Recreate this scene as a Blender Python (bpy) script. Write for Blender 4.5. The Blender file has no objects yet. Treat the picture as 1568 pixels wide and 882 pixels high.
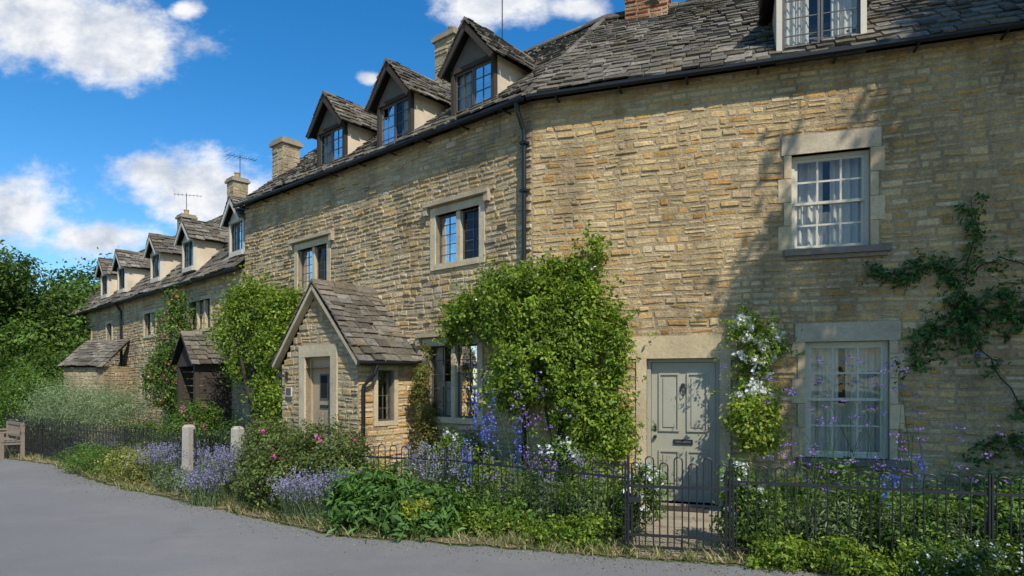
import bpy, bmesh, math, random
import numpy as np
from mathutils import Vector, noise
random.seed(7)
R=random.uniform
scene=bpy.context.scene
# ------------------------------------------------------------------ materials
def new_mat(name):
    m=bpy.data.materials.new(name); m.use_nodes=True
    nt=m.node_tree; nt.nodes.clear()
    o=nt.nodes.new('ShaderNodeOutputMaterial')
    return m,nt,o
def N(nt,t,**k):
    n=nt.nodes.new(t)
    for a,b in k.items(): setattr(n,a,b)
    return n
def L(nt,a,b): nt.links.new(a,b)
def noise_n(nt,scale,detail=6,rough=.6,vec=None):
    n=N(nt,'ShaderNodeTexNoise'); n.inputs['Scale'].default_value=scale
    n.inputs['Detail'].default_value=detail; n.inputs['Roughness'].default_value=rough
    if vec is not None: L(nt,vec,n.inputs['Vector'])
    return n.outputs['Fac']
def ramp(nt,fac,stops):
    r=N(nt,'ShaderNodeValToRGB'); e=r.color_ramp.elements
    while len(e)<len(stops): e.new(.5)
    for i,(p,c) in enumerate(stops):
        e[i].position=p; e[i].color=(c[0],c[1],c[2],1) if hasattr(c,'__len__') else (c,c,c,1)
    L(nt,fac,r.inputs[0]); return r.outputs[0]
def mixc(nt,fac,a,b,mode='MIX'):
    m=N(nt,'ShaderNodeMix',data_type='RGBA',blend_type=mode)
    for s,v in ((m.inputs[0],fac),(m.inputs[6],a),(m.inputs[7],b)):
        if hasattr(v,'node'): L(nt,v,s)
        elif hasattr(v,'__len__'): s.default_value=(v[0],v[1],v[2],1)
        else: s.default_value=v
    return m.outputs[2]
def surf(name,col=None,attr=False,rough=.9,big=(.75,1.1),bigs=.9,fine=(.8,1.15),fines=30,
         patch=None,patch_s=2.5,patch_t=(.55,.7),patch2=None,bump=.3,bumps=40,bdist=.01,spec=.3,stain=None):
    m,nt,o=new_mat(name)
    tc=N(nt,'ShaderNodeTexCoord').outputs['Object']
    if attr:
        a=N(nt,'ShaderNodeAttribute'); a.attribute_name='Col'; c=a.outputs['Color']
    else:
        rgb=N(nt,'ShaderNodeRGB'); rgb.outputs[0].default_value=(*col,1); c=rgb.outputs[0]
    c=mixc(nt,1,c,ramp(nt,noise_n(nt,bigs,5,.6,tc),[(.3,big[0]),(.7,big[1])]),'MULTIPLY')
    c=mixc(nt,1,c,ramp(nt,noise_n(nt,fines,6,.7,tc),[(.3,fine[0]),(.7,fine[1])]),'MULTIPLY')
    if patch: c=mixc(nt,ramp(nt,noise_n(nt,patch_s,9,.72,tc),[(patch_t[0],0.0),(patch_t[1],.8)]),c,patch)
    if patch2: 
        c=mixc(nt,ramp(nt,noise_n(nt,patch2[1],7,.7,tc),[(patch2[2],0.0),(patch2[3],.85)]),c,patch2[0])
    if stain:
        mp=N(nt,'ShaderNodeMapping'); mp.inputs['Scale'].default_value=(1,1,.4); mp.inputs['Location'].default_value=(3.1,7.7,1.3); L(nt,tc,mp.inputs[0])
        c=mixc(nt,1,c,ramp(nt,noise_n(nt,1.9,8,.7,mp.outputs[0]),[(.36,stain),(.56,(1,1,1))]),'MULTIPLY')
    b=N(nt,'ShaderNodeBsdfPrincipled'); L(nt,c,b.inputs['Base Color'])
    b.inputs['Roughness'].default_value=rough; b.inputs['Specular IOR Level'].default_value=spec
    bp=N(nt,'ShaderNodeBump'); bp.inputs['Strength'].default_value=bump; bp.inputs['Distance'].default_value=bdist
    L(nt,noise_n(nt,bumps,8,.7,tc),bp.inputs['Height']); L(nt,bp.outputs[0],b.inputs['Normal'])
    L(nt,b.outputs[0],o.inputs[0]); return m
STONE=surf('cotswold_stone',attr=True,big=((.88,.82,.74),(1.10,1.08,1.05)),bigs=.75,fine=(.66,1.18),fines=32,patch=(.52,.36,.16),patch_s=1.5,patch_t=(.52,.9),
           patch2=((.22,.165,.10),8,.62,.82),bump=1,bumps=22,bdist=.028,spec=.15,stain=(.62,.62,.64))
MORTAR=surf('lime_mortar',(.54,.41,.235),big=(.75,1.1),fine=(.62,1.12),fines=36,patch=(.34,.26,.16),patch_s=6,bump=1,bumps=30,bdist=.03,spec=.15,stain=(.62,.62,.64))
DRESS=surf('dressed_stone',attr=True,big=(.8,1.1),bigs=2,fine=(.8,1.1),fines=25,patch=(.28,.23,.16),patch_s=3.5,patch_t=(.52,.85),bump=.7,bumps=30,spec=.15)
SLATE=surf('stone_slate',attr=True,big=(.7,1.2),bigs=1.0,fine=(.5,1.3),fines=18,patch=(.42,.39,.31),patch_s=12,patch_t=(.62,.72),
           patch2=((.085,.08,.04),2.6,.48,.75),bump=1,bumps=20,bdist=.03,spec=.15)
RENDER=surf('cream_render',(.62,.51,.36),big=(.8,1.1),bigs=2,fine=(.9,1.08),fines=30,patch=(.30,.25,.18),patch_s=3,patch_t=(.6,.9),bump=.3)
GPANEL=surf('weathered_gable_board',(.17,.14,.11),bigs=3,fines=40,bump=.4)
TIMBER=surf('weathered_timber',(.055,.042,.03),fines=50,bump=.4,bumps=60)
OAK=surf('grey_oak',(.24,.19,.14),fines=40,bump=.5,bumps=50)
IRON=surf('black_iron',(.02,.02,.022),rough=.5,fines=30,bump=.1,spec=.4)
PIPE=surf('black_pipe',(.012,.012,.013),rough=.4,bump=.05,spec=.4)
DOORP=surf('sage_grey_paint',(.36,.34,.255),rough=.5,big=(.85,1.05),fine=(.93,1.04),bump=.1,spec=.4)
DOORB=surf('pale_oak_door',(.42,.32,.2),rough=.6,fines=30,bump=.2)
WHITEP=surf('cream_paint',(.58,.53,.41),rough=.5,big=(.85,1.05),fine=(.9,1.05),bump=.1)
GREYP=surf('dark_lead_frame',(.10,.097,.09),rough=.5,bump=.1)
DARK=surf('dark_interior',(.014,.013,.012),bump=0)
ASPH=surf('asphalt',(.215,.208,.198),rough=.9,big=(.86,1.08),bigs=.35,fine=(.5,1.42),fines=120,patch=(.27,.255,.23),patch_s=.6,patch_t=(.5,.8),
          patch2=((.15,.146,.14),1.1,.58,.8),bump=.9,bumps=150,bdist=.01,spec=.15)
VERGE=surf('dry_verge',(.34,.26,.155),big=(.6,1.2),bigs=1.5,fine=(.5,1.3),fines=45,patch=(.12,.12,.05),patch_s=2.8,patch_t=(.48,.6),bump=1,bumps=40,bdist=.04)
SOIL=surf('garden_soil',(.06,.045,.028),fines=30,patch=(.04,.07,.02),patch_s=3,patch_t=(.45,.55),bump=1,bumps=18,bdist=.05)
GRASS=surf('meadow_grass',(.07,.11,.028),big=(.7,1.3),bigs=.2,fine=(.6,1.4),fines=15,bump=1,bumps=20,bdist=.05)
PAVE=surf('paving_stone',(.36,.30,.21),big=(.7,1.1),bigs=2,fines=20,patch=(.12,.11,.07),patch_s=4,bump=.6)
def simple(name,col,rough=.8,attr=False,trans=0.0):
    m,nt,o=new_mat(name)
    b=N(nt,'ShaderNodeBsdfPrincipled'); b.inputs['Roughness'].default_value=rough; b.inputs['Specular IOR Level'].default_value=.22
    if attr:
        a=N(nt,'ShaderNodeAttribute'); a.attribute_name='Col'; c=a.outputs['Color']; L(nt,c,b.inputs['Base Color'])
    else: b.inputs['Base Color'].default_value=(*col,1)
    if trans:
        t=N(nt,'ShaderNodeBsdfTranslucent')
        if attr: 
            cc=mixc(nt,1,c,(1.5,1.6,.7) if name=='leaf' else (1,1,1),'MULTIPLY'); L(nt,cc,t.inputs[0])
        else: t.inputs[0].default_value=(*col,1)
        mx=N(nt,'ShaderNodeMixShader'); mx.inputs[0].default_value=trans
        L(nt,b.outputs[0],mx.inputs[1]); L(nt,t.outputs[0],mx.inputs[2]); L(nt,mx.outputs[0],o.inputs[0])
    else: L(nt,b.outputs[0],o.inputs[0])
    return m
LEAF=simple('leaf',(0,0,0),.55,True,.38)
PETAL=simple('petal',(0,0,0),.7,True,.3)
CURT=simple('net_curtain',(.80,.76,.68),.9,False,.2)
def glass():
    m,nt,o=new_mat('window_glass')
    t=N(nt,'ShaderNodeBsdfTransparent'); t.inputs[0].default_value=(.84,.86,.84,1)
    g=N(nt,'ShaderNodeBsdfGlossy'); g.inputs['Roughness'].default_value=.02; g.inputs['Color'].default_value=(.85,.85,.85,1)
    f=N(nt,'ShaderNodeFresnel'); f.inputs[0].default_value=1.45
    ad=N(nt,'ShaderNodeMath',operation='ADD'); L(nt,f.outputs[0],ad.inputs[0]); ad.inputs[1].default_value=.02
    tc=N(nt,'ShaderNodeTexCoord').outputs['Object']
    bp=N(nt,'ShaderNodeBump'); bp.inputs['Strength'].default_value=.4; bp.inputs['Distance'].default_value=.02
    L(nt,noise_n(nt,5,2,.5,tc),bp.inputs['Height']); L(nt,bp.outputs[0],g.inputs['Normal'])
    mx=N(nt,'ShaderNodeMixShader'); L(nt,ad.outputs[0],mx.inputs[0]); L(nt,t.outputs[0],mx.inputs[1]); L(nt,g.outputs[0],mx.inputs[2])
    L(nt,mx.outputs[0],o.inputs[0]); return m
GLASS=glass()
# ------------------------------------------------------------------ mesh tools
Z=Vector((0,0,1))
class Fr:
    def __init__(s,o,u,n): s.o=Vector(o); s.u=Vector(u).normalized(); s.n=Vector(n).normalized()
    def p(s,u,z,d=0): return s.o+s.u*u+Z*z+s.n*d
    def off(s,d): return Fr(s.o+s.n*d,s.u,s.n)
def empty(name):
    e=bpy.data.objects.new(name,None); scene.collection.objects.link(e); e.empty_display_size=.1; return e
class MB:
    def __init__(s): s.v=[];s.f=[];s.m=[];s.c=[];s.mats=[]
    def mi(s,m):
        if m not in s.mats: s.mats.append(m)
        return s.mats.index(m)
    def poly(s,pts,mat,col=(1,1,1)):
        i=len(s.v); s.v+=[tuple(p) for p in pts]; s.f.append(tuple(range(i,i+len(pts)))); s.m.append(s.mi(mat)); s.c.append(col)
    def hexa(s,P,mat,col=(1,1,1)):
        i=len(s.v); s.v+=[tuple(p) for p in P]; k=s.mi(mat)
        for q in ((0,3,2,1),(4,5,6,7),(0,1,5,4),(1,2,6,5),(2,3,7,6),(3,0,4,7)):
            s.f.append(tuple(i+a for a in q)); s.m.append(k); s.c.append(col)
    def box(s,f,u0,u1,z0,z1,d0,d1,mat,col=(1,1,1)):
        p=f.p
        s.hexa([p(u0,z0,d0),p(u1,z0,d0),p(u1,z1,d0),p(u0,z1,d0),p(u0,z0,d1),p(u1,z0,d1),p(u1,z1,d1),p(u0,z1,d1)],mat,col)
    def prism(s,pts,vec,mat,col=(1,1,1)):
        vec=Vector(vec); n=len(pts); a=[Vector(p) for p in pts]; b=[p+vec for p in a]
        s.poly(a,mat,col); s.poly(b[::-1],mat,col)
        for i in range(n): s.poly([a[i],a[(i+1)%n],b[(i+1)%n],b[i]],mat,col)
    def tube(s,pts,r,mat,n=6,col=(1,1,1)):
        pts=[Vector(p) for p in pts]; k=s.mi(mat); rr=r if hasattr(r,'__len__') else [r]*len(pts); base=len(s.v)
        for i,p in enumerate(pts):
            t=(pts[min(i+1,len(pts)-1)]-pts[max(i-1,0)]).normalized()
            a=t.cross(Vector((.31,.85,.42))).normalized() if abs(t.dot(Vector((.31,.85,.42))))<.97 else t.cross(Vector((1,0,0))).normalized()
            b=t.cross(a)
            for j in range(n):
                w=2*math.pi*j/n; s.v.append(tuple(p+a*math.cos(w)*rr[i]+b*math.sin(w)*rr[i]))
        for i in range(len(pts)-1):
            for j in range(n):
                q=base+i*n; s.f.append((q+j,q+(j+1)%n,q+n+(j+1)%n,q+n+j)); s.m.append(k); s.c.append(col)
        s.f.append(tuple(base+j for j in range(n))[::-1]); s.m.append(k); s.c.append(col)
        s.f.append(tuple(base+(len(pts)-1)*n+j for j in range(n))); s.m.append(k); s.c.append(col)
    def done(s,name,parent=None,recalc=True,smooth=False):
        me=bpy.data.meshes.new(name); me.from_pydata(s.v,[],s.f)
        for m in s.mats: me.materials.append(m)
        me.polygons.foreach_set('material_index',s.m)
        ca=me.color_attributes.new(name='Col',type='FLOAT_COLOR',domain='CORNER')
        ln=np.array([len(f) for f in s.f]); cc=np.ones((len(s.f),4),dtype=np.float32); cc[:,:3]=np.array(s.c,dtype=np.float32)
        ca.data.foreach_set('color',np.repeat(cc,ln,axis=0).ravel())
        if smooth: me.polygons.foreach_set('use_smooth',[True]*len(s.f))
        me.update()
        if recalc:
            bm=bmesh.new(); bm.from_mesh(me); bmesh.ops.recalc_face_normals(bm,faces=bm.faces); bm.to_mesh(me); bm.free()
        ob=bpy.data.objects.new(name,me); scene.collection.objects.link(ob)
        if parent: ob.parent=parent
        return ob
def vary(c,a=.12,h=.03):
    k=1+R(-a,a); return (c[0]*k*(1+R(-h,h)),c[1]*k,c[2]*k*(1+R(-h,h)*1.5))
GOLD=[(.66,.47,.23),(.64,.445,.21),(.60,.41,.185),(.67,.50,.28),(.62,.38,.14),(.64,.48,.26),(.57,.43,.24),(.68,.53,.32),(.63,.455,.225),(.53,.32,.12)]
CREAM=[(.60,.47,.285),(.62,.50,.33),(.53,.42,.26),(.59,.445,.24),(.62,.52,.36),(.50,.41,.27),(.60,.42,.19),(.46,.385,.275)]
GREY=[(.48,.40,.28),(.52,.44,.315),(.44,.36,.245),(.49,.39,.24),(.54,.46,.34)]
SL=[(.185,.16,.125),(.225,.195,.155),(.15,.13,.10),(.25,.22,.175),(.17,.15,.125),(.21,.17,.12),(.13,.108,.085)]
DC=(.56,.455,.295)
def stones(mb,f,ur,z0,z1,holes,pal,rh=(.060,.125),rw=(.10,.33),prot=.014,g=.008):
    z=z0
    while z<z1-.02:
        h=min(R(*rh),z1-z); zb=z+h
        a,b=ur((z+zb)/2)
        bp=sorted(set([a,b]+[x for H in holes for x in (H[0],H[1]) if a<x<b and H[2]<zb and H[3]>z]))
        for s0,s1 in zip(bp,bp[1:]):
            mid=(s0+s1)/2; pcs=[(z,zb)]
            for H in holes:
                if H[0]<mid<H[1]:
                    nn=[]
                    for (q0,q1) in pcs:
                        if H[2]>=q1 or H[3]<=q0: nn.append((q0,q1)); continue
                        if H[2]-q0>.03: nn.append((q0,H[2]))
                        if q1-H[3]>.03: nn.append((H[3],q1))
                    pcs=nn
            for (q0,q1) in pcs:
                u=s0
                while u<s1-.005:
                    w=R(*rw)
                    if s1-(u+w)<.1: w=s1-u
                    w=min(w,s1-u)
                    d=R(.003,prot) if R(0,1)<.92 else prot*1.6; j=lambda k=.011:R(-k,k)
                    ww=lambda uu,zz: .010*math.sin(uu*1.7+zz*.7)+.006*math.sin(uu*5.3+1.3*zz)
                    i=.014
                    ua,ub,za,zc=u+g+R(0,.006),u+w-g-R(0,.006),q0+g+R(-.005,.014),q1-g-R(-.005,.014)
                    if zc-za<.022: za,zc=q0+g*.6,q1-g*.6
                    parts=[(za,zc)] if (zc-za<.085 or R(0,1)<.7) else [(za,(za+zc)/2-.006),((za+zc)/2+.006,zc)]
                    for (y0,y1) in parts:
                        col=vary(random.choice(pal))
                        ii=min(i,(y1-y0)*.28,(ub-ua)*.28); jj=ii*.7
                        fa=[(ua+ii+j(jj),y0+ii+j(jj)),(ub-ii+j(jj),y0+ii+j(jj)),(ub-ii+j(jj),y1-ii+j(jj)),(ua+ii+j(jj),y1-ii+j(jj))]
                        mb.hexa([f.p(ua,y0+ww(ua,y0),-.006),f.p(ub,y0+ww(ub,y0),-.006),f.p(ub,y1+ww(ub,y1),-.006),f.p(ua,y1+ww(ua,y1),-.006)]+
                                [f.p(x,y+ww(x,y),max(.002,d+j(.005))) for x,y in fa],STONE,col)
                    u+=w
        z=zb
def wall(mb,f,u0,u1,z0,z1,holes,reveal=.16):
    us=sorted(set([u0,u1]+[x for H in holes for x in H[:2]])); zs=sorted(set([z0,z1]+[x for H in holes for x in H[2:4]]))
    for a,b in zip(us,us[1:]):
        for c,d in zip(zs,zs[1:]):
            m=((a+b)/2,(c+d)/2)
            if any(H[0]<m[0]<H[1] and H[2]<m[1]<H[3] for H in holes): continue
            mb.poly([f.p(a,c),f.p(b,c),f.p(b,d),f.p(a,d)],MORTAR)
    for H in holes:
        a,b,c,d=H[:4]
        for q in ([(a,c),(a,d)],[(b,c),(b,d)],[(a,c),(b,c)],[(a,d),(b,d)]):
            mb.poly([f.p(*q[0],0),f.p(*q[1],0),f.p(*q[1],-reveal-.05),f.p(*q[0],-reveal-.05)],DRESS,DC)
def slates(mb,O,eu,ev,Ln,uL,uR,r0=.20,r1=.11,wr=(.10,.34)):
    en=eu.cross(ev).normalized()
    if en.z<0: en=-en
    P=lambda u,v,h:O+eu*u+ev*v+en*h
    mb.poly([P(uL(0),0,-.012),P(uR(0),0,-.012),P(uR(Ln),Ln,-.012),P(uL(Ln),Ln,-.012)],DARK)
    v=-.03
    sag=lambda u,v:.026*math.sin(u*1.3+v)+.015*math.sin(u*3.1+v*2)
    wob=lambda u,v:.014*math.sin(u*2.2+v*3)+.008*math.sin(u*6+v)
    while v<Ln-.02:
        row=(r0+(r1-r0)*max(v,0)/Ln)*R(.88,1.12); vv=max(v,0); a,b=uL(vv),uR(vv)
        u=a
        while u<b-.02:
            w=R(*wr); ue=min(u+w,b)
            if b-ue<.07: ue=b
            th=R(.012,.036); jt=R(-.026,.018)+wob(u,v); top=min(v+row*1.55,Ln+.02); g=.004
            s=sag(u,v); lift=R(0,.013); l2=R(0,.013)
            c=vary(random.choice(SL),.25)
            mb.hexa([P(u+g,v+jt,s+.012+lift),P(ue-g,v+jt+R(-.012,.012),s+.012+l2),P(ue-g,top,s-.004),P(u+g,top,s-.004),
                     P(u+g+R(0,.014),v+jt,s+.012+lift+th),P(ue-g-R(0,.014),v+jt+R(-.012,.012),s+.012+l2+th),P(ue-g,top,s+th*.5),P(u+g,top,s+th*.5)],SLATE,c)
            u=ue
        v+=row
def ridge(mb,a,b,n=None,w=.16,drop=.13):
    a,b=Vector(a),Vector(b); d=(b-a); Ln=d.length; d.normalize(); sd=d.cross(Z).normalized(); k=max(1,int(Ln/.42))
    for i in range(k):
        p=a+d*(Ln*i/k+.006); q=a+d*(Ln*(i+1)/k-.006); z=R(.02,.04); c=vary(random.choice(SL),.2)
        for sg in (1,-1):
            o=sd*w*sg-Z*drop
            mb.hexa([p,q,q+o,p+o,p+Z*(z+.02),q+Z*(z+.02),q+o*1.05+Z*.035,p+o*1.05+Z*.035],SLATE,c)
def curtain(mb,f,u0,u1,z0,z1,d,amp=.018,wl=.075,gather=True):
    n=max(8,int((u1-u0)/.012)); ph=R(0,6)
    for i in range(n):
        a=u0+(u1-u0)*i/n; b=u0+(u1-u0)*(i+1)/n
        g=lambda u:d+amp*math.sin(u/wl*6.28+ph)+amp*.5*math.sin(u/wl*3.1+ph*2)
        mb.poly([f.p(a,z0,g(a)),f.p(b,z0,g(b)),f.p(b,z1,g(b)*1.0),f.p(a,z1,g(a))],CURT)
def light(mb,f,u0,u1,z0,z1,d,nc,nr,mat,fw=.025,mw=.012,gl=True):
    mb.box(f,u0,u0+fw,z0,z1,d-.03,d+.012,mat); mb.box(f,u1-fw,u1,z0,z1,d-.03,d+.012,mat)
    mb.box(f,u0+fw,u1-fw,z0,z0+fw,d-.03,d+.010,mat); mb.box(f,u0+fw,u1-fw,z1-fw,z1,d-.03,d+.010,mat)
    for i in range(1,nc):
        u=u0+(u1-u0)*i/nc; mb.box(f,u-mw/2,u+mw/2,z0+fw,z1-fw,d-.014,d+.004,mat)
    for i in range(1,nr):
        z=z0+(z1-z0)*i/nr; mb.box(f,u0+fw,u1-fw,z-mw/2,z+mw/2,d-.012,d+.002,mat)
    if gl: mb.poly([f.p(u0+.01,z0+.01,d-.006),f.p(u1-.01,z0+.01,d-.006),f.p(u1-.01,z1-.01,d-.006),f.p(u0+.01,z1-.01,d-.006)],GLASS)
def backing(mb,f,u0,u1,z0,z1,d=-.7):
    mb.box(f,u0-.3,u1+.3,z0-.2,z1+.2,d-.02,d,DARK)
def mullion_win(mb,f,u0,u1,z0,z1,nl=2,sw=.12,hood=True,curt=1,nr=5,col=DC):
    iu0,iu1,iz0,iz1=u0+sw,u1-sw,z0+sw*.8,z1-sw
    mb.box(f,u0,iu0,z0,z1,-.12,.022,DRESS,vary(col,.06)); mb.box(f,iu1,u1,z0,z1,-.12,.022,DRESS,vary(col,.06))
    mb.box(f,iu0,iu1,iz1,z1,-.12,.020,DRESS,vary(col,.06)); mb.box(f,iu0,iu1,z0,iz0,-.12,.030,DRESS,vary(col,.06))
    mw=.09; w=(iu1-iu0-mw*(nl-1))/nl
    for i in range(nl):
        a=iu0+i*(w+mw)
        light(mb,f,a,a+w,iz0,iz1,-.1,2,nr,GREYP)
        if i<nl-1: mb.box(f,a+w,a+w+mw,iz0,iz1,-.13,-.02,DRESS,col)
    if hood:
        mb.box(f,u0-.12,u1+.12,z1+.03,z1+.09,-.02,.10,DRESS,(.44,.36,.24))
        for a in (u0-.12,u1+.03): mb.box(f,a,a+.09,z1-.1,z1+.03,-.02,.08,DRESS,(.44,.36,.24))
    if curt:
        W=iu1-iu0
        curtain(mb,f,iu0-.05,iu0+W*.2,iz0,iz1,-.2); curtain(mb,f,iu1-W*.2,iu1+.05,iz0,iz1,-.2)
        if curt>1: curtain(mb,f,iu0-.05,iu1+.05,iz0,iz0+(iz1-iz0)*.5,-.22)
    backing(mb,f,u0,u1,z0,z1)
def sash_win(mb,f,u0,u1,z0,z1,full=True,sill=True):
    d=-.12; fw=.045; zm=(z0+z1)/2
    mb.box(f,u0,u0+fw,z0,z1,d-.06,d+.03,WHITEP); mb.box(f,u1-fw,u1,z0,z1,d-.06,d+.03,WHITEP)
    mb.box(f,u0+fw,u1-fw,z1-fw,z1,d-.06,d+.028,WHITEP); mb.box(f,u0+fw,u1-fw,z0,z0+fw,d-.06,d+.028,WHITEP)
    light(mb,f,u0+fw,u1-fw,zm-.015,z1-fw,d,3,2,WHITEP,.035,.024); light(mb,f,u0+fw,u1-fw,z0+fw,zm+.025,d-.04,3,2,WHITEP,.035,.024)
    m=(u0+u1)/2
    curtain(mb,f,u0,m-.05,z0,z1,-.33,.026,.1); curtain(mb,f,m+.04,u1,z0,z1,-.34,.026,.09); curtain(mb,f,u0,u1,z0,zm-.05,-.42,.02,.07)
    backing(mb,f,u0,u1,z0,z1)
    mb.box(f,u0-.12,u1+.12,z1,z1+.24,-.1,.018,DRESS,(.50,.41,.28))
    z=z0; k=0
    while z<z1-.05:
        h=min(R(.24,.4),z1-z); w=.09 if k%2 else .16
        mb.box(f,u0-w,u0,z+.004,z+h-.004,-.1,.014,DRESS,vary((.55,.43,.26),.1)); mb.box(f,u1,u1+(.25-w),z+.004,z+h-.004,-.1,.014,DRESS,vary((.55,.43,.26),.1))
        z+=h; k+=1
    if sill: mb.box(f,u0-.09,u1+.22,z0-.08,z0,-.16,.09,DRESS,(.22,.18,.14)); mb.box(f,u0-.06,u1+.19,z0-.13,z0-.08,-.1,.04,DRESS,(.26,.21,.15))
def dormer(mb,f,u0,u1,z0,zt,za,k,zE,frame=TIMBER,win=2,gable=None,d0=-.03,ov=.13,curt=True,nr=4,bars=None):
    D=lambda z:(z-zE)/k-.22
    uc=(u0+u1)/2
    fw=.07
    mb.box(f,u0,u0+fw,z0-.12,zt,d0-.08,d0,frame); mb.box(f,u1-fw,u1,z0-.12,zt,d0-.08,d0,frame)
    mb.box(f,u0,u1,zt,zt+.07,d0-.08,d0+.006,frame); mb.box(f,u0+fw,u1-fw,z0-.12,z0,d0-.08,d0+.02,frame)
    W=(u1-u0-2*fw)
    for i in range(win):
        a=u0+fw+W*i/win; light(mb,f,a+.005,a+W/win-.005,z0,zt,d0-.05,2,nr,bars or GREYP,.028,.013)
    if curt:
        curtain(mb,f,u0+fw,u0+fw+W*.36,z0,zt,d0-.12); curtain(mb,f,u1-fw-W*.36,u1-fw,z0,zt,d0-.12)
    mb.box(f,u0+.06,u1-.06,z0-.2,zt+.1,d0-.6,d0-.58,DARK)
    mb.prism([f.p(u0+.02,zt+.07,d0-.05),f.p(u1-.02,zt+.07,d0-.05),f.p(uc,za-.05,d0-.05)],f.n*.04,gable or GPANEL)
    for a,b in ((u0,u0+.06),(u1-.06,u1)):
        mb.box(f,a,b,zE-.05,zt+.06,-(D(zt)+.35),d0-.081,RENDER)
    ze=zt-.04; ds=.14
    for sg in (-1,1):
        us=u0-ov if sg<0 else u1+ov
        O=f.p(us,ze,ds); T=f.p(uc,za,ds); ev=(T-O); Ln=ev.length; ev.normalize()
        a0=ds+D(ze)+.12; a1=ds+D(za)+.25
        slates(mb,O+Z*.03,-f.n,ev,Ln,lambda v:0.0,lambda v,a0=a0,a1=a1,Ln=Ln:a0+(a1-a0)*v/Ln,.15,.10,(.1,.28))
        o=(ev.cross(f.n)).normalized(); 
        if o.z>0:o=-o
        mb.hexa([O,T,T+o*.08,O+o*.08,O-f.n*.03,T-f.n*.03,T-f.n*.03+o*.08,O-f.n*.03+o*.08],frame)
    ridge(mb,f.p(uc,za+.045,ds+.01),f.p(uc,za+.045,-D(za)),w=.09,drop=.10)
def chimney(mb,c,w,dp,z0,z1,f,pal,pots=1,bricks=False):
    c=Vector(c); g=Fr((c.x,c.y,0),f.u,f.n)
    mb.box(g,-w/2,w/2,z0,z1-.12,-dp/2,dp/2,MORTAR)
    rh=(.07,.075) if bricks else (.1,.2); rw=(.2,.23) if bricks else (.15,.35)
    for gg,ww,off in ((g,w,dp/2),(Fr(g.o,g.n,-g.u),dp,w/2),(Fr(g.o,-g.u,-g.n),w,dp/2),(Fr(g.o,-g.n,g.u),dp,w/2)):
        stones(mb,gg.off(off),lambda z,ww=ww:(-ww/2,ww/2),z0,z1-.12,[],pal,rh,rw,.014,.004)
    mb.box(g,-w/2-.06,w/2+.06,z1-.12,z1-.04,-dp/2-.06,dp/2+.06,DRESS,vary((.36,.30,.21))); mb.box(g,-w/2-.02,w/2+.02,z1-.04,z1+.03,-dp/2-.02,dp/2+.02,DRESS,(.3,.25,.18))
    for i in range(pots):
        x=(i-(pots-1)/2)*.32; b=g.p(x,z1+.02,0)
        mb.tube([b,b+Z*.16,b+Z*.18,b+Z*.22],[.1,.085,.1,.1],DRESS,10,(.45,.3,.17))
def antenna(name,base,h=1.1,az=.4):
    mb=MB(); b=Vector(base); t=b+Z*h; mb.tube([b,t],.012,IRON)
    d=Vector((math.cos(az),math.sin(az),.05)); s=d.cross(Z).normalized()
    mb.tube([t-Z*.08-d*.45,t-Z*.08+d*.55],.009,IRON)
    for i in range(8):
        p=t-Z*.08-d*.4+d*.13*i; l=.26-.012*i; mb.tube([p-s*l,p+s*l],.005,IRON,4)
    p=t-Z*.08-d*.42
    for q in (-.14,.14): mb.tube([p-s*.2+Z*q,p+s*.2+Z*q],.005,IRON,4)
    return mb.done(name)
# ------------------------------------------------------------------ frames
C=(.298,9.614,0)
FM=Fr(C,(-.755,.656,0),(-.656,-.755,0))
FR=Fr(C,(.948,-.319,0),(-.319,-.948,0))
FF=Fr((-6.26,15.31,0),(-.721,.693,0),(-.693,-.721,0))
ZE=5.93; K=.86
def roofvecs(f,k): return (-f.n+Z*k).normalized()
def house_shell(mb,f,u0,u1,zE,depth,k,gl=True,gr=True):
    zr=zE+k*(depth/2+.22)
    mb.poly([f.p(u0,0,-depth),f.p(u1,0,-depth),f.p(u1,zE,-depth),f.p(u0,zE,-depth)],MORTAR)
    for u in ([u0] if gr else [])+([u1] if gl else []):
        mb.poly([f.p(u,0,0),f.p(u,0,-depth),f.p(u,zE,-depth),f.p(u,zr-.08,-depth/2),f.p(u,zE+.1,0)],MORTAR)
# ================= right cottage
cot=empty('stone_cottage')
mb=MB()
WR1=(3.52,4.434,3.50,4.74); WR2=(3.684,4.646,.82,2.31); DR=(1.66,2.63,.13,2.12)
wall(mb,FR,0,8,-.2,ZE,[WR1,WR2,DR])
ex=[]
for W in (WR1,WR2): ex+=[(W[0]-.12,W[1]+.12,W[3],W[3]+.24),(W[0]-.10,W[1]+.10,W[2]-.13,W[3])]
ex+=[(DR[0]-.13,DR[1]+.13,-.2,DR[3]),(DR[0]-.3,DR[1]+.22,DR[3],DR[3]+.31)]
stones(mb,FR,lambda z:(0,8),-.1,ZE,ex,GOLD,prot=.011)
house_shell(mb,FR,.9,8,ZE,6,K,gl=True,gr=False)
mb.done('stone_wall',cot)
mb=MB(); sash_win(mb,FR,*WR1); mb.done('upper_sash_window',cot)
mb=MB(); sash_win(mb,FR,*WR2); mb.done('lower_sash_window',cot)
mb=MB(); a,b,z0,z1=DR
mb.box(FR,a-.14,a,-.05,z1,-.16,.022,DRESS,(.54,.43,.27)); mb.box(FR,b,b+.14,-.05,z1,-.16,.022,DRESS,(.54,.43,.27))
mb.box(FR,a-.3,b+.22,z1,z1+.31,-.16,.024,DRESS,(.56,.44,.26)); mb.box(FR,a,b,-.05,z0,-.2,.04,DRESS,(.36,.31,.24))
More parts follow.
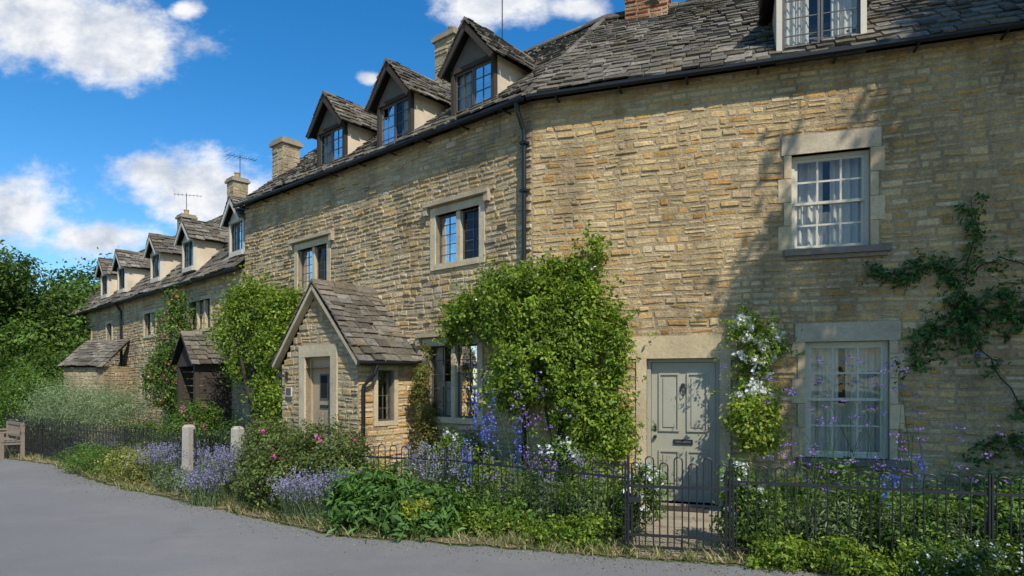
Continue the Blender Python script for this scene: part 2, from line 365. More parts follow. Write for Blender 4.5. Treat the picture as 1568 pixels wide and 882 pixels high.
mb.box(FR,a,a+.05,z0,z1,-.17,-.08,DOORP); mb.box(FR,b-.05,b,z0,z1,-.17,-.08,DOORP); mb.box(FR,a+.05,b-.05,z1-.05,z1,-.17,-.082,DOORP)
da,db=a+.055,b-.055
mb.box(FR,da,db,z0+.01,z1-.055,-.16,-.125,DOORP)
for (p0,p1) in ((da+.1,(da+db)/2-.05),((da+db)/2+.05,db-.1)):
    for (q0,q1) in ((z0+.2,z0+.72),(z0+.98,z1-.2)):
        e=.025
        mb.box(FR,p0,p0+e,q0,q1,-.125,-.102,DOORP); mb.box(FR,p1-e,p1,q0,q1,-.125,-.102,DOORP)
        mb.box(FR,p0+e,p1-e,q0,q0+e,-.125,-.103,DOORP); mb.box(FR,p0+e,p1-e,q1-e,q1,-.125,-.103,DOORP)
        mb.box(FR,p0+.06,p1-.06,q0+.06,q1-.06,-.125,-.111,DOORP)
mb.box(FR,(da+db)/2-.13,(da+db)/2+.13,z0+.8,z0+.87,-.125,-.108,IRON)
mb.box(FR,(da+db)/2-.1,(da+db)/2+.1,z0+.825,z0+.85,-.108,-.104,GREYP)
kx=(da+db)/2; mb.tube([FR.p(kx,z1-.37,-.12),FR.p(kx,z1-.37,-.085)],.03,IRON,8)
mb.tube([FR.p(kx-.0,z1-.37,-.09),FR.p(kx-.035,z1-.42,-.085),FR.p(kx-.035,z1-.48,-.085),FR.p(kx,z1-.52,-.085),FR.p(kx+.035,z1-.48,-.085),FR.p(kx+.035,z1-.42,-.085),FR.p(kx,z1-.37,-.09)],.008,IRON)
mb.tube([FR.p(da+.05,z0+.9,-.12),FR.p(da+.05,z0+.9,-.08)],.025,IRON,8); mb.box(FR,da+.03,da+.07,z0+.98,z0+1.06,-.125,-.115,IRON)
mb.done('front_door',cot)
ev=roofvecs(FR,K); Ln=3.02/ev.dot(-FR.n); cs=ev.dot(-FR.n)
mb=MB(); hip=lambda v:.198*(v*cs-.22)
slates(mb,FR.p(0,ZE,.22),FR.u,ev,Ln,hip,lambda v:8.1)
ridge(mb,FR.p(hip(Ln),ZE+3.02*K+.03,-2.8),FR.p(8.1,ZE+3.02*K+.03,-2.8))
mb.poly([FR.p(.55,ZE+3.02*K,-2.8),FR.p(8.1,ZE+3.02*K,-2.8),FR.p(8.1,ZE,-6),FR.p(1.2,ZE,-6)],SLATE,SL[0])
ridge(mb,Vector(C)+Vector((-.11,-.19,ZE+.01)),FR.p(hip(Ln),ZE+3.02*K+.02,-2.8),w=.07,drop=.005)
mb.done('slate_roof',cot)
mb=MB(); dormer(mb,FR,3.34,4.40,6.10,7.02,7.75,K,ZE,frame=WHITEP,gable=WHITEP); mb.done('dormer_window',cot)
mb=MB(); chimney(mb,FR.p(1.35,0,-2.8),.75,.6,7.9,9.9,FR,[(.40,.13,.065),(.44,.17,.085),(.35,.11,.06),(.44,.25,.14)],pots=2,bricks=True); mb.done('brick_chimney',cot)
def gutter(f,L0,cot):
    mb=MB()
    mb.tube([f.p(-.02,ZE-.03,.235),f.p(L0,ZE-.03,.235)],.04,PIPE,8)
    u=.4
    while u<L0: mb.box(f,u,u+.025,ZE-.085,ZE-.065,0,.23,PIPE); u+=.9
    mb.done('gutter',cot)
gutter(FR,8,cot)
# ================= middle cottage
cot=empty('stone_cottage')
LM=8.69
mb=MB()
wins=[(.95,2.21,3.68,4.72),(5.17,6.50,3.68,4.72),(.99,2.41,1.13,2.53)]
inn=[(a+.12,b-.12,c+.096,d-.12) for a,b,c,d in wins]
wall(mb,FM,0,LM,-.2,ZE,inn)
stones(mb,FM,lambda z:(0,LM),-.1,ZE,wins+[(a-.12,b+.12,d+.03,d+.09) for a,b,c,d in wins],CREAM,prot=.020)
house_shell(mb,FM,-.9,LM,ZE,6,K,gl=True,gr=False)
mb.done('stone_wall',cot)
for i,w in enumerate(wins):
    mb=MB(); mullion_win(mb,FM,*w,curt=1+(i==2)); mb.done('mullion_window',cot)
ev=roofvecs(FM,K)
mb=MB()
slates(mb,FM.p(0,ZE,.22),FM.u,ev,Ln,hip,lambda v:LM+.1)
zr=ZE+3.02*K
ridge(mb,FM.p(hip(Ln),zr+.03,-2.8),FM.p(LM+.1,zr+.03,-2.8))
mb.poly([FM.p(-.5,zr,-2.8),FM.p(LM+.1,zr,-2.8),FM.p(LM+.1,ZE,-6),FM.p(-1.3,ZE,-6)],SLATE,SL[0])
mb.done('slate_roof',cot)
for (a,b) in ((.79,1.76),(2.77,3.73),(4.76,5.72)):
    mb=MB(); dormer(mb,FM,a,b,6.05,6.86,7.5,K,ZE); mb.done('dormer_window',cot)
mb=MB(); chimney(mb,FM.p(8.6,0,-1.0),.5,.45,5.0,7.7,FM,GREY,pots=0); mb.done('stone_chimney',cot)
mb=MB(); chimney(mb,FM.p(4.62,0,-2.8),.6,.5,8.0,9.6,FM,GREY,pots=1); mb.done('stone_chimney_rear',cot)
gutter(FM,LM+.05,cot)
mb=MB()
mb.tube([FM.p(.12,ZE-.05,.22),FM.p(.12,ZE-.18,.19),FM.p(.1,ZE-.42,.08),FM.p(.1,ZE-.5,.07),FM.p(.1,.05,.07)],.036,PIPE,10)
for z in (1.2,3.0,4.6,5.3): mb.box(FM,.045,.155,z,z+.04,0,.115,PIPE)
mb.done('drainpipe',cot)
# porch
mb=MB(); PF=FM.off(1.18); p0,p1=2.63,4.95; pe=2.13; pa=3.47; pm=(p0+p1)/2
dr=(3.37,4.16,.1,2.24)
ur=lambda z:(p0,p1) if z<pe-.05 else (p0+(z-pe+.05)/(pa-pe)*(pm-p0),p1-(z-pe+.05)/(pa-pe)*(pm-p0))
wall(mb,PF,p0,p1,-.1,pe-.08,[(dr[0],dr[1],-.1,pe-.08)])
mb.prism([PF.p(dr[1],pe-.08,-.1),PF.p(p1,pe-.08,-.1),PF.p(pm,pa-.1,-.1),PF.p(p0,pe-.08,-.1),PF.p(dr[0],pe-.08,-.1),PF.p(dr[0],dr[3],-.1),PF.p(dr[1],dr[3],-.1)],PF.n*.098,MORTAR)
stones(mb,PF,ur,0,pa-.12,[(dr[0]-.18,dr[1]+.18,-.1,dr[3]+.2)],CREAM,(.08,.14))
mb.box(PF,dr[0]-.18,dr[0],0,dr[3],-.14,.03,DRESS,DC); mb.box(PF,dr[1],dr[1]+.18,0,dr[3],-.14,.03,DRESS,DC); mb.box(PF,dr[0]-.18,dr[1]+.18,dr[3],dr[3]+.2,-.14,.032,DRESS,DC)
PS=Fr(FM.p(p0,0,0),FM.n,-FM.u); wh=(.46,.80,1.16,2.0)
wall(mb,PS,0,1.18,-.1,pe,[wh]); stones(mb,PS,lambda z:(0,1.18),0,pe,[(wh[0]-.08,wh[1]+.08,wh[2]-.08,wh[3]+.08)],GOLD)
mb.box(PS,wh[0]-.08,wh[0],wh[2]-.08,wh[3]+.08,-.1,.02,DRESS,DC); mb.box(PS,wh[1],wh[1]+.08,wh[2]-.08,wh[3]+.08,-.1,.02,DRESS,DC)
mb.box(PS,wh[0],wh[1],wh[2]-.08,wh[2],-.1,.02,DRESS,DC); mb.box(PS,wh[0],wh[1],wh[3],wh[3]+.08,-.1,.02,DRESS,DC)
light(mb,PS,wh[0],wh[1],wh[2],wh[3],-.08,2,4,GREYP); mb.box(PS,wh[0]-.1,wh[1]+.1,wh[2]-.1,wh[3]+.1,-.4,-.38,DARK)
PL=Fr(FM.p(p1,0,0),FM.n,FM.u); wall(mb,PL,0,1.18,-.1,pe,[]); stones(mb,PL,lambda z:(0,1.18),0,pe,[],CREAM)
mb.done('porch_walls',cot)
mb=MB()
mb.box(PF,dr[0]+.04,dr[1]-.04,dr[2],dr[3]-.03,-.17,-.12,DOORB); mb.box(PF,dr[0],dr[0]+.04,dr[2],dr[3],-.18,-.08,DOORB); mb.box(PF,dr[1]-.04,dr[1],dr[2],dr[3],-.18,-.08,DOORB)
mb.box(PF,dr[0]+.04,dr[1]-.04,dr[3]-.03,dr[3],-.18,-.085,DOORB); mb.box(PF,dr[0]-.05,dr[1]+.05,0,.1,-.2,.1,PAVE)
m=(dr[0]+dr[1])/2
for q0,q1 in ((.25,.8),(.95,1.3)): mb.box(PF,m-.25,m-.04,q0,q1,-.12,-.105,DOORB); mb.box(PF,m+.04,m+.25,q0,q1,-.12,-.105,DOORB)
mb.box(PF,m-.13,m+.13,1.5,1.95,-.12,-.11,GREYP); mb.box(PF,m-.10,m+.10,1.53,1.92,-.11,-.108,DARK)
mb.tube([PF.p(dr[0]+.12,1.05,-.12),PF.p(dr[0]+.12,1.05,-.06)],.025,IRON,8)
mb.box(PF,m-.12,m+.12,1.36,1.41,-.12,-.105,IRON)
mb.done('porch_door',cot)
mb=MB()
for sg in (-1,1):
    us=p0-.16 if sg<0 else p1+.16; ze=pe-.02
    O=FM.p(us,ze,1.18+.12); T=FM.p(pm,pa,1.18+.12); e=(T-O); l=e.length; e.normalize()
    slates(mb,O+Z*.02,-FM.n,e,l,lambda v:0.0,lambda v:1.30,.17,.11)
    o=e.cross(FM.n).normalized(); o=-o if o.z>0 else o
    mb.hexa([O,T,T+o*.06,O+o*.06,O-FM.n*.12,T-FM.n*.12,T-FM.n*.12+o*.06,O-FM.n*.12+o*.06],DRESS,(.50,.41,.27))
ridge(mb,FM.p(pm,pa+.05,1.31),FM.p(pm,pa+.05,0),w=.11,drop=.12)
mb.tube([FM.p(p0-.2,pe-.0,.05),FM.p(p0-.2,pe-.03,1.32)],.04,PIPE,8)
mb.tube([FM.p(p0-.2,pe-.05,.95),FM.p(p0-.18,pe-.2,1.0),FM.p(p0-.06,pe-.4,1.12),FM.p(p0-.06,.05,1.12)],.032,PIPE,8)
mb.done('porch_roof',cot)
mb=MB(); mb.box(PF,4.55,4.75,1.55,1.72,.03,.05,WHITEP); mb.box(PF,4.57,4.73,1.57,1.70,.05,.053,GREYP); mb.done('house_sign')
def lantern(f,u,z,d,name='wall_lantern'):
    mb=MB(); p=f.p
    mb.box(f,u-.03,u+.03,z+.1,z+.25,d,d+.015,IRON); mb.tube([p(u,z+.2,d+.01),p(u,z+.27,d+.09),p(u,z+.2,d+.13)],.008,IRON)
    g=Fr(p(u,z,d+.13),f.u,f.n)
    for x in (-.055,.055):
        for y in (-.055,.055): mb.tube([g.p(x*.75,0,y*.75),g.p(x*1.1,.15,y*1.1)],.005,IRON,4)
    mb.box(g,-.045,.045,-.012,0,-.045,.045,IRON); mb.poly([g.p(-.045,0,.045),g.p(.045,0,.045),g.p(.06,.15,.06),g.p(-.06,.15,.06)],GLASS)
    A=[g.p(-.075,.15,-.075),g.p(.075,.15,-.075),g.p(.075,.15,.075),g.p(-.075,.15,.075)]; t=g.p(0,.22,0)
    for i in range(4): mb.poly([A[i],A[(i+1)%4],t],IRON)
    mb.done(name)
lantern(FR,1.36,1.92,.02); lantern(PF,4.75,1.75,.02)
antenna('tv_antenna',FM.p(3.1,8.5,-2.8),1.75,.3)
# ================= far row
cot=empty('stone_cottage')
ZF=4.5; KF=1.05; LF=9.2
def far(cot,a,b,wins,dors,pal,chs):
    mb=MB(); wall(mb,FF,a,b,-.2,ZF,[(x+.1,y-.1,c+.08,d-.1) for x,y,c,d,n in wins])
    stones(mb,FF,lambda z:(a,b),0,ZF,[w[:4] for w in wins],pal,(.08,.15),(.15,.42)); house_shell(mb,FF,a,b,ZF,5.6,KF); mb.done('stone_wall',cot)
    for w in wins:
        mb=MB(); mullion_win(mb,FF,*w[:4],nl=w[4],sw=.1,hood=False,curt=0); mb.done('mullion_window',cot)
    mb=MB(); ev=roofvecs(FF,KF); l=3.02/ev.dot(-FF.n); slates(mb,FF.p(a,ZF,.22),FF.u,ev,l,lambda v:0.0,lambda v:b-a+.03,.24,.15,(.18,.45))
    zr=ZF+3.02*KF; ridge(mb,FF.p(a,zr+.03,-2.8),FF.p(b,zr+.03,-2.8)); mb.poly([FF.p(a,zr,-2.8),FF.p(b,zr,-2.8),FF.p(b,ZF,-5.6),FF.p(a,ZF,-5.6)],SLATE,SL[0])
    mb.tube([FF.p(a,ZF-.03,.235),FF.p(b,ZF-.03,.235)],.045,PIPE,6); mb.done('slate_roof',cot)
    for d in dors:
        mb=MB(); dormer(mb,FF,d-.42,d+.42,4.98,5.68,6.22,KF,ZF,frame=WHITEP,gable=WHITEP,nr=3); mb.done('dormer_window',cot)
    for (u,dd,z1) in chs:
        mb=MB(); chimney(mb,FF.p(u,0,dd),.5,.5,5.5,z1,FF,GREY,pots=1); mb.done('stone_chimney',cot)
far(cot,0,LF,[(1.9,3.54,3.15,4.08,3),(6.0,7.2,3.2,4.05,2),(6.4,7.5,1.2,2.2,2)],[.55,3.65,6.25],GREY+CREAM,[(6.9,-2.8,8.7)])
cot=empty('stone_cottage')
far(cot,LF+.02,17,[(10.4,11.2,3.2,4.0,1),(9.5,10.2,1.2,2.2,1),(13,14,3.2,4,2)],[8.2+1.4,11.6],GREY,[(11.5,-2.8,8.3)])
mb=MB(); mb.tube([FF.p(LF,ZF-.05,.24),FF.p(LF,ZF-.3,.08),FF.p(LF,0,.08)],.04,PIPE); mb.tube([FF.p(4.6,ZF-.05,.24),FF.p(4.6,ZF-.3,.08),FF.p(4.6,0,.08)],.04,PIPE); mb.done('drainpipe',cot)
antenna('tv_antenna',FF.p(6.7,8.6,-2.8),.9,.8); antenna('tv_antenna',FF.p(11.5,8.2,-2.8),1.0,.5)
tp=empty('timber_porch'); mb=MB(); a0,a1=.72,1.75; TP=FF
for u in (a0,a1):
    for i in range(13): mb.box(TP,u-.02,u+.02,.05+i*.17,.05+i*.17+.15,.02,.78,TIMBER)
    mb.box(TP,u-.05,u+.05,0,2.3,.78,.88,TIMBER)
mb.box(TP,a0,a1,2.2,2.3,.78,.88,TIMBER); mb.prism([TP.p(a0-.05,2.3,.86),TP.p(a1+.05,2.3,.86),TP.p((a0+a1)/2,2.85,.86)],TP.n*-.04,TIMBER)
mb.box(TP,a0+.15,a1-.15,.1,2.05,.0,.03,DARK); mb.done('frame',tp)
mb=MB()
for us in (a0-.14,a1+.14):
    O=TP.p(us,2.25,1.0); T=TP.p((a0+a1)/2,2.95,1.0); e=T-O; l=e.length; e.normalize(); slates(mb,O,-TP.n,e,l,lambda v:0.0,lambda v:1.0,.16,.12)
ridge(mb,TP.p((a0+a1)/2,3.0,1.0),TP.p((a0+a1)/2,3.0,0),w=.09,drop=.1); mb.done('roof',tp)
ob=empty('stone_outbuilding'); mb=MB(); G=Fr((-12.7,20.3,0),(-.9,.2,0),(-.2,-.9,0)); 
wall(mb,G,0,1.5,0,2.35,[]); stones(mb,G,lambda z:(0,1.5),0,2.35,[],GREY,(.1,.16))
G2=Fr(G.p(0,0,0),-G.n,-G.u); wall(mb,G2,0,2,0,2.35,[]); stones(mb,G2,lambda z:(0,2),0,2.35,[],GREY,(.1,.16)); mb.done('walls',ob)
mb=MB(); e=(-G.n+Z*.8).normalized(); slates(mb,G.p(-.1,2.33,.12),G.u,e,1.4,lambda v:0.,lambda v:1.7); mb.done('roof',ob)
# ------------------------------------------------------------------ ground
def sheet(name,pts,z,mat):
    mb=MB(); mb.poly([(x,y,z) for x,y in pts],mat); return mb.done(name)
sheet('ground',[(-400,-300),(400,-300),(400,500),(-400,500)],0,GRASS)
edge=[(-12.5,15.9),(-10.1,14.4),(-8.2,12.5),(-6.6,11.1),(-4.9,9.85),(-3.36,8.65),(-1.99,7.6),(-.76,7.25),(.52,6.84),(1.18,6.65),(2.03,6.4),(3.05,6.1),(4.43,5.65)]
random.seed(3)
fe=[]
for (a,b) in zip(edge,edge[1:]):
    for i in range(14): t=i/14; fe.append((a[0]+(b[0]-a[0])*t+R(-.03,.03),a[1]+(b[1]-a[1])*t+R(-.05,.05)))
fe.append(edge[-1])
sheet('garden_soil',[(-40,41)]+[(x,y+.25) for x,y in edge]+[(14,2.6),(14,8),(1,10),(-7,15.6),(-20,29),(-38,46)],.006,SOIL)
sheet('verge',[(-40,40.5)]+fe+[(14,2.2),(14,2.6)]+[(x+.1,y+.3) for x,y in edge[::-1]]+[(-39.5,41.5)],.011,VERGE)
road=sheet('road',[(-40,40)]+[(x,y-.12) for x,y in fe]+[(12,3.0),(40,-6),(40,-16),(-8,-6),(-50,22)],.016,ASPH)
dp=empty('garden_path'); mb=MB()
pd0=Vector((1.68,6.6,0)); pd1=FR.p(2.145,0,.35); dv=(pd1-pd0); pl=dv.length; dv.normalize(); PG=Fr(pd0,dv,dv.cross(Z))
u=0
while u<pl-.5:
    l=R(.35,.5); mb.box(PG,u+.006,min(u+l,pl-.4)-.006,0,.028+R(0,.008),-.5,.02,PAVE); mb.box(PG,u+.006,min(u+l,pl-.4)-.006,0,.028+R(0,.008),.035,.5,PAVE); u+=l
mb.box(FR,1.55,2.72,0,.1,.05,.75,PAVE); mb.box(FR,1.6,2.68,0,.055,.751,1.15,PAVE); mb.box(FR,1.8,2.5,.1,.115,.1,.42,TIMBER)
mb.done('slabs',dp)
# ------------------------------------------------------------------ fences
def hoop(mb,f,u,w,h,z0=.06,r=.0065):
    pts=[f.p(u-w/2,z0),f.p(u-w/2,h-w/2)]
    for i in range(1,8): t=math.pi*i/8; pts.append(f.p(u-w/2*math.cos(t),h-w/2+w/2*math.sin(t)))
    pts+=[f.p(u+w/2,h-w/2),f.p(u+w/2,z0)]; mb.tube(pts,r,IRON,5)
def fence(name,a,b,h=.95,sp=.17):
    a,b=Vector((*a,0)),Vector((*b,0)); d=b-a; l=d.length; f=Fr(a,d,d.cross(Z)); mb=MB(); k=int(l/sp)
    for i in range(k): hoop(mb,f,(i+.5)*l/k+R(-.006,.006),sp*.62,h+.012*math.sin(i*.6)+R(-.006,.006))
    for z in (.12,h-.17): mb.box(f,0,l,z,z+.025,-.006,.006,IRON)
    n=max(1,round(l/2.2))
    for i in range(n+1):
        u=l*i/n; mb.tube([f.p(u,0,.012),f.p(u,h+.02,.012)],.011,IRON,6); mb.tube([f.p(u,h*.7,.012),f.p(u,0,-.25)],.007,IRON,5)
    return mb.done(name)
fence('iron_fence',(-.81,8.33),(1.18,6.76)); fence('iron_fence',(-2.3,8.9),(-.83,8.34)); fence('iron_fence',(-4.5,10.6),(-2.32,8.92))
fence('iron_fence',(2.2,6.5),(4.2,5.75)); fence('iron_fence',(4.22,5.74),(8,4.5)); fence('iron_fence',(-11.3,15.7),(-5.5,11.0))
fence('iron_fence',(-11.3,15.7),(-17,21))
def gate(name,a,b,h):
    a,b=Vector((*a,0)),Vector((*b,0)); d=b-a; l=d.length; f=Fr(a,d,d.cross(Z)); mb=MB()
    k=7; w=l/k
    for i in range(k): hoop(mb,f,(i+.5)*w,w*.55,h+(.0 if i%2 else -.06)+.02,.08,.0075)
    for z in (.08,.2,h-.3): mb.box(f,0,l,z,z+.028,-.007,.007,IRON)
    mb.tube([f.p(0,0),f.p(0,h+.02)],.014,IRON); mb.tube([f.p(l,0),f.p(l,h+.02)],.014,IRON); mb.tube([f.p(.04,.09),f.p(.04,h-.1)],.010,IRON); mb.tube([f.p(l-.04,.09),f.p(l-.04,h-.1)],.010,IRON)
    mb.box(f,.0,.12,h*.55,h*.55+.05,-.02,.02,IRON)
    return mb.done(name)
gate('garden_gate',(1.2,6.74),(2.17,6.5),1.0); gate('garden_gate',(-5.28,10.85),(-4.55,10.6),1.0)
for (x,y) in ((-5.42,10.95),(-4.42,10.52)):
    mb=MB(); f=Fr((x,y,0),(.94,-.33,0),(-.33,-.94,0)); s=.07
    mb.hexa([f.p(-s*1.1,0,-s*1.1),f.p(s*1.1,0,-s*1.1),f.p(s*1.1,0,s*1.1),f.p(-s*1.1,0,s*1.1),f.p(-s,1.05,-s),f.p(s,1.05,-s),f.p(s,1.05,s),f.p(-s,1.05,s)],DRESS,(.42,.38,.31))
    mb.hexa([f.p(-s,1.05,-s),f.p(s,1.05,-s),f.p(s,1.05,s),f.p(-s,1.05,s),f.p(-s*.6,1.09,-s*.6),f.p(s*.6,1.09,-s*.6),f.p(s*.6,1.09,s*.6),f.p(-s*.6,1.09,s*.6)],DRESS,(.42,.38,.31))
    mb.done('stone_gatepost')
mb=MB(); f=Fr((-12.25,16.1,0),(.75,-.66,0),(-.66,-.75,0))
for u in (-.7,.7):
    mb.box(f,u-.04,u+.04,0,.62,.36,.44,OAK); mb.box(f,u-.04,u+.04,0,.85,-.04,.04,OAK); mb.box(f,u-.045,u+.045,.62,.66,-.04,.48,OAK); mb.box(f,u-.03,u+.03,.34,.40,.04,.36,OAK)
for i in range(4): mb.box(f,-.75,.75,.41,.435,.04+i*.1,.12+i*.1,OAK)
mb.box(f,-.66,.66,.78,.85,-.02,.02,OAK); mb.box(f,-.66,.66,.5,.55,-.02,.02,OAK)
for i in range(14): u=-.6+i*.092; mb.box(f,u-.02,u+.02,.55,.78,-.01,.01,OAK)
mb.done('wooden_bench')
# ------------------------------------------------------------------ foliage
def mesh_np(name,V,F4,cols,mat,parent=None):
    me=bpy.data.meshes.new(name); nv=len(V); nf=len(F4)
    me.vertices.add(nv); me.vertices.foreach_set('co',V.astype(np.float32).ravel())
    me.loops.add(nf*4); me.loops.foreach_set('vertex_index',F4.astype(np.int32).ravel())
    me.polygons.add(nf); me.polygons.foreach_set('loop_start',np.arange(nf,dtype=np.int32)*4)
    me.materials.append(mat)
    me.update(calc_edges=True)
    ca=me.color_attributes.new(name='Col',type='FLOAT_COLOR',domain='CORNER')
    c=np.ones((nf,4),np.float32); c[:,:3]=cols; ca.data.foreach_set('color',np.repeat(c,4,axis=0).ravel())
    ob=bpy.data.objects.new(name,me); scene.collection.objects.link(ob)
    if parent: ob.parent=parent
    return ob
G1=[(.095,.175,.030),(.13,.215,.038),(.07,.13,.026),(.165,.235,.045)]
GB=[(.19,.28,.03),(.24,.33,.04),(.13,.205,.03),(.29,.35,.045),(.09,.155,.025)]
GD=[(.05,.095,.024),(.07,.13,.03),(.04,.072,.023),(.095,.155,.035)]
GT=[(.065,.12,.024),(.09,.15,.028),(.042,.08,.019),(.13,.18,.032)]
GG=[(.16,.21,.10),(.20,.25,.12),(.13,.17,.075)]
YG=[(.32,.34,.04),(.38,.38,.06),(.24,.29,.04)]
LAV=[(.32,.28,.46),(.38,.33,.52),(.25,.23,.38),(.18,.22,.14)]
PUR=[(.28,.15,.50),(.34,.2,.56),(.22,.12,.42)]
BLU=[(.08,.14,.62),(.13,.2,.7),(.2,.18,.65)]
WHT=[(.82,.82,.78),(.78,.76,.70)]
PNK=[(.7,.12,.3),(.6,.16,.38)]
STRAW=[(.42,.34,.18),(.48,.39,.22),(.18,.2,.07),(.12,.18,.04)]
_seed=[100]
def unit(v): return v/np.maximum(np.linalg.norm(v,axis=1,keepdims=True),1e-6)
def leaf_data(ells,n,size,pal,clump=.1,ncl=None,up=.5,shell=.55,aspect=.5,zmin=.02):
    _seed[0]+=1; rng=np.random.default_rng(_seed[0])
    E=np.array(ells,float); w=(E[:,3]*E[:,4]+E[:,4]*E[:,5]+E[:,3]*E[:,5]); w/=w.sum()
    ncl=ncl or max(6,n//45); k=rng.choice(len(E),ncl,p=w)
    d=unit(rng.normal(size=(ncl,3))); r=shell+(1.08-shell)*rng.random(ncl)**.8
    cen=E[k,:3]+d*r[:,None]*E[k,3:6]
    ccol=rng.uniform(.58,1.32,ncl); i=rng.integers(0,ncl,n)
    P=cen[i]+rng.normal(size=(n,3))*clump*rng.uniform(.5,1.4,(ncl,1))[i]
    nm=unit(d[i]*.7+np.array([0,0,up])+rng.normal(size=(n,3))*.55)
    t=unit(np.cross(nm,rng.normal(size=(n,3)))); b=np.cross(nm,t)
    s=size*rng.uniform(.55,1.4,n)[:,None]
    ok=P[:,2]>zmin; P,nm,t,b,s,i=P[ok],nm[ok],t[ok],b[ok],s[ok],i[ok]; n=len(P)
    V=np.stack([P-t*s*.5,P+b*s*aspect*.5+nm*s*.08,P+t*s*.5-nm*s*.12,P-b*s*aspect*.5+nm*s*.08],1).reshape(-1,3)
    C=np.array(pal)[rng.integers(0,len(pal),n)]*ccol[i][:,None]*rng.uniform(.85,1.15,(n,1))
    return V,C
def shoots(ells,m,ln=(.15,.45),up=.5,r=.035):
    out=[]
    for _ in range(m):
        e=random.choice(ells); d=Vector((R(-1,1),R(-1,.3),R(-.5,1))).normalized(); p=Vector((e[0]+d.x*e[3]*.9,e[1]+d.y*e[4]*.9,e[2]+d.z*e[5]*.9))
        v=(d+Z*up*R(0,1.4)).normalized(); L0=R(*ln)
        for k in range(5):
            q=p+v*L0*k/4-Z*.10*L0*(k/4)**2*3; out.append((q.x,q.y,q.z,r*(1.5-k*.2),r*(1.5-k*.2),r*(1.5-k*.2)))
    return out
def foliage(name,layers,mat=LEAF,parent=None):
    V=np.concatenate([l[0] for l in layers]);Cc=np.concatenate([l[1] for l in layers]); F=np.arange(len(V)).reshape(-1,4)
    return mesh_np(name,V,F,Cc,mat,parent)
def blades_data(pts,h,w,pal,lean=.25,hv=.3):
    _seed[0]+=1; rng=np.random.default_rng(_seed[0]); P=np.array(pts,float); n=len(P)
    a=rng.uniform(0,6.28,n); s=np.stack([np.cos(a),np.sin(a),np.zeros(n)],1); l=rng.normal(size=(n,3))*lean; l[:,2]=0
    H=h*rng.uniform(1-hv,1+hv,n)[:,None]; m=P+l*H*.35+np.array([0,0,1])*H*.55; T=P+l*H+np.array([0,0,1])*H
    V=np.concatenate([np.stack([P-s*w/2,P+s*w/2,m+s*w*.45,m-s*w*.45],1).reshape(-1,3),np.stack([m-s*w*.45,m+s*w*.45,T+s*w*.1,T-s*w*.1],1).reshape(-1,3)])
    C=np.array(pal)[rng.integers(0,len(pal),n)]*rng.uniform(.8,1.2,(n,1)); return V,np.concatenate([C,C]),T
def disc(cx,cy,rx,ry,n,z=0):
    _seed[0]+=1; rng=np.random.default_rng(_seed[0]); a=rng.uniform(0,6.28,n); r=np.sqrt(rng.random(n)); return np.stack([cx+np.cos(a)*r*rx,cy+np.sin(a)*r*ry,np.full(n,z)],1)
def heads_data(T,n,size,pal,ex,ey,ez):
    _seed[0]+=1; rng=np.random.default_rng(_seed[0]); P=np.repeat(T,n,axis=0); m=len(P)
    P=P+rng.normal(size=(m,3))*np.array([ex,ey,ez])
    nm=unit(rng.normal(size=(m,3))); t=unit(np.cross(nm,rng.normal(size=(m,3)))); b=np.cross(nm,t); s=size*rng.uniform(.7,1.3,m)[:,None]
    V=np.stack([P-t*s*.5,P+b*s*.4,P+t*s*.5,P-b*s*.4],1).reshape(-1,3)
    return V,np.array(pal)[rng.integers(0,len(pal),m)]*rng.uniform(.8,1.15,(m,1))
def shrub(name,ells,n,size,pal,**k): return foliage(name,[leaf_data(ells,n,size,pal,**k)])
def flowered(name,ells,n,size,pal,fl,nf,fs,fp,sh=0,sl=(.15,.45),**k):
    e=empty(name); lay=[leaf_data(ells,n,size,pal,**k)]
    if sh: lay.append(leaf_data(shoots(ells,sh,sl),sh*26,size*.85,pal,clump=.02,ncl=sh*7))
    foliage('leaves',lay,parent=e)
    E=[(a,b,c,d*1.05,f*1.05,g*1.05) for a,b,c,d,f,g in ells]; _seed[0]+=1; rng=np.random.default_rng(_seed[0])
    kk=rng.integers(0,len(E),nf); E=np.array(E); d=unit(rng.normal(size=(nf,3))+np.array([-.1,-.9,.4])); T=E[kk,:3]+d*E[kk,3:6]
    foliage('flowers',[heads_data(T,fl,fs,fp,fs*.5,fs*.5,fs*.5)],PETAL,parent=e)
def lavender(name,cx,cy,rx,ry,h,n,pal=LAV):
    e=empty(name); V,Cc,T=blades_data(disc(cx,cy,rx*.7,ry*.7,n),h,.008,GG,lean=.35)
    foliage('stems',[(V,Cc),leaf_data([(cx,cy,h*.3,rx*.8,ry*.8,h*.35)],n*3,.035,GG,clump=.05,aspect=.2)],parent=e)
    foliage('flower_spikes',[heads_data(T,9,.021,pal,.007,.007,.035)],PETAL,parent=e)
def spires(name,cx,cy,rx,ry,h,n,pal,ex=.02,ez=.1,k=40,ps=.028,leaf=True,lean=.12,lp=G1):
    e=empty(name); V,Cc,T=blades_data(disc(cx,cy,rx,ry,n),h,.008,GD,lean=lean,hv=.25); lay=[(V,Cc)]
    if leaf: lay.append(leaf_data([(cx,cy,h*.25,rx*1.2,ry*1.2,h*.3)],n*60,.06,lp,clump=.07))
    foliage('stems',lay,parent=e); foliage('flowers',[heads_data(T-np.array([0,0,ez*.8]),k,ps,pal,ex,ex,ez)],PETAL,parent=e)
random.seed(43)
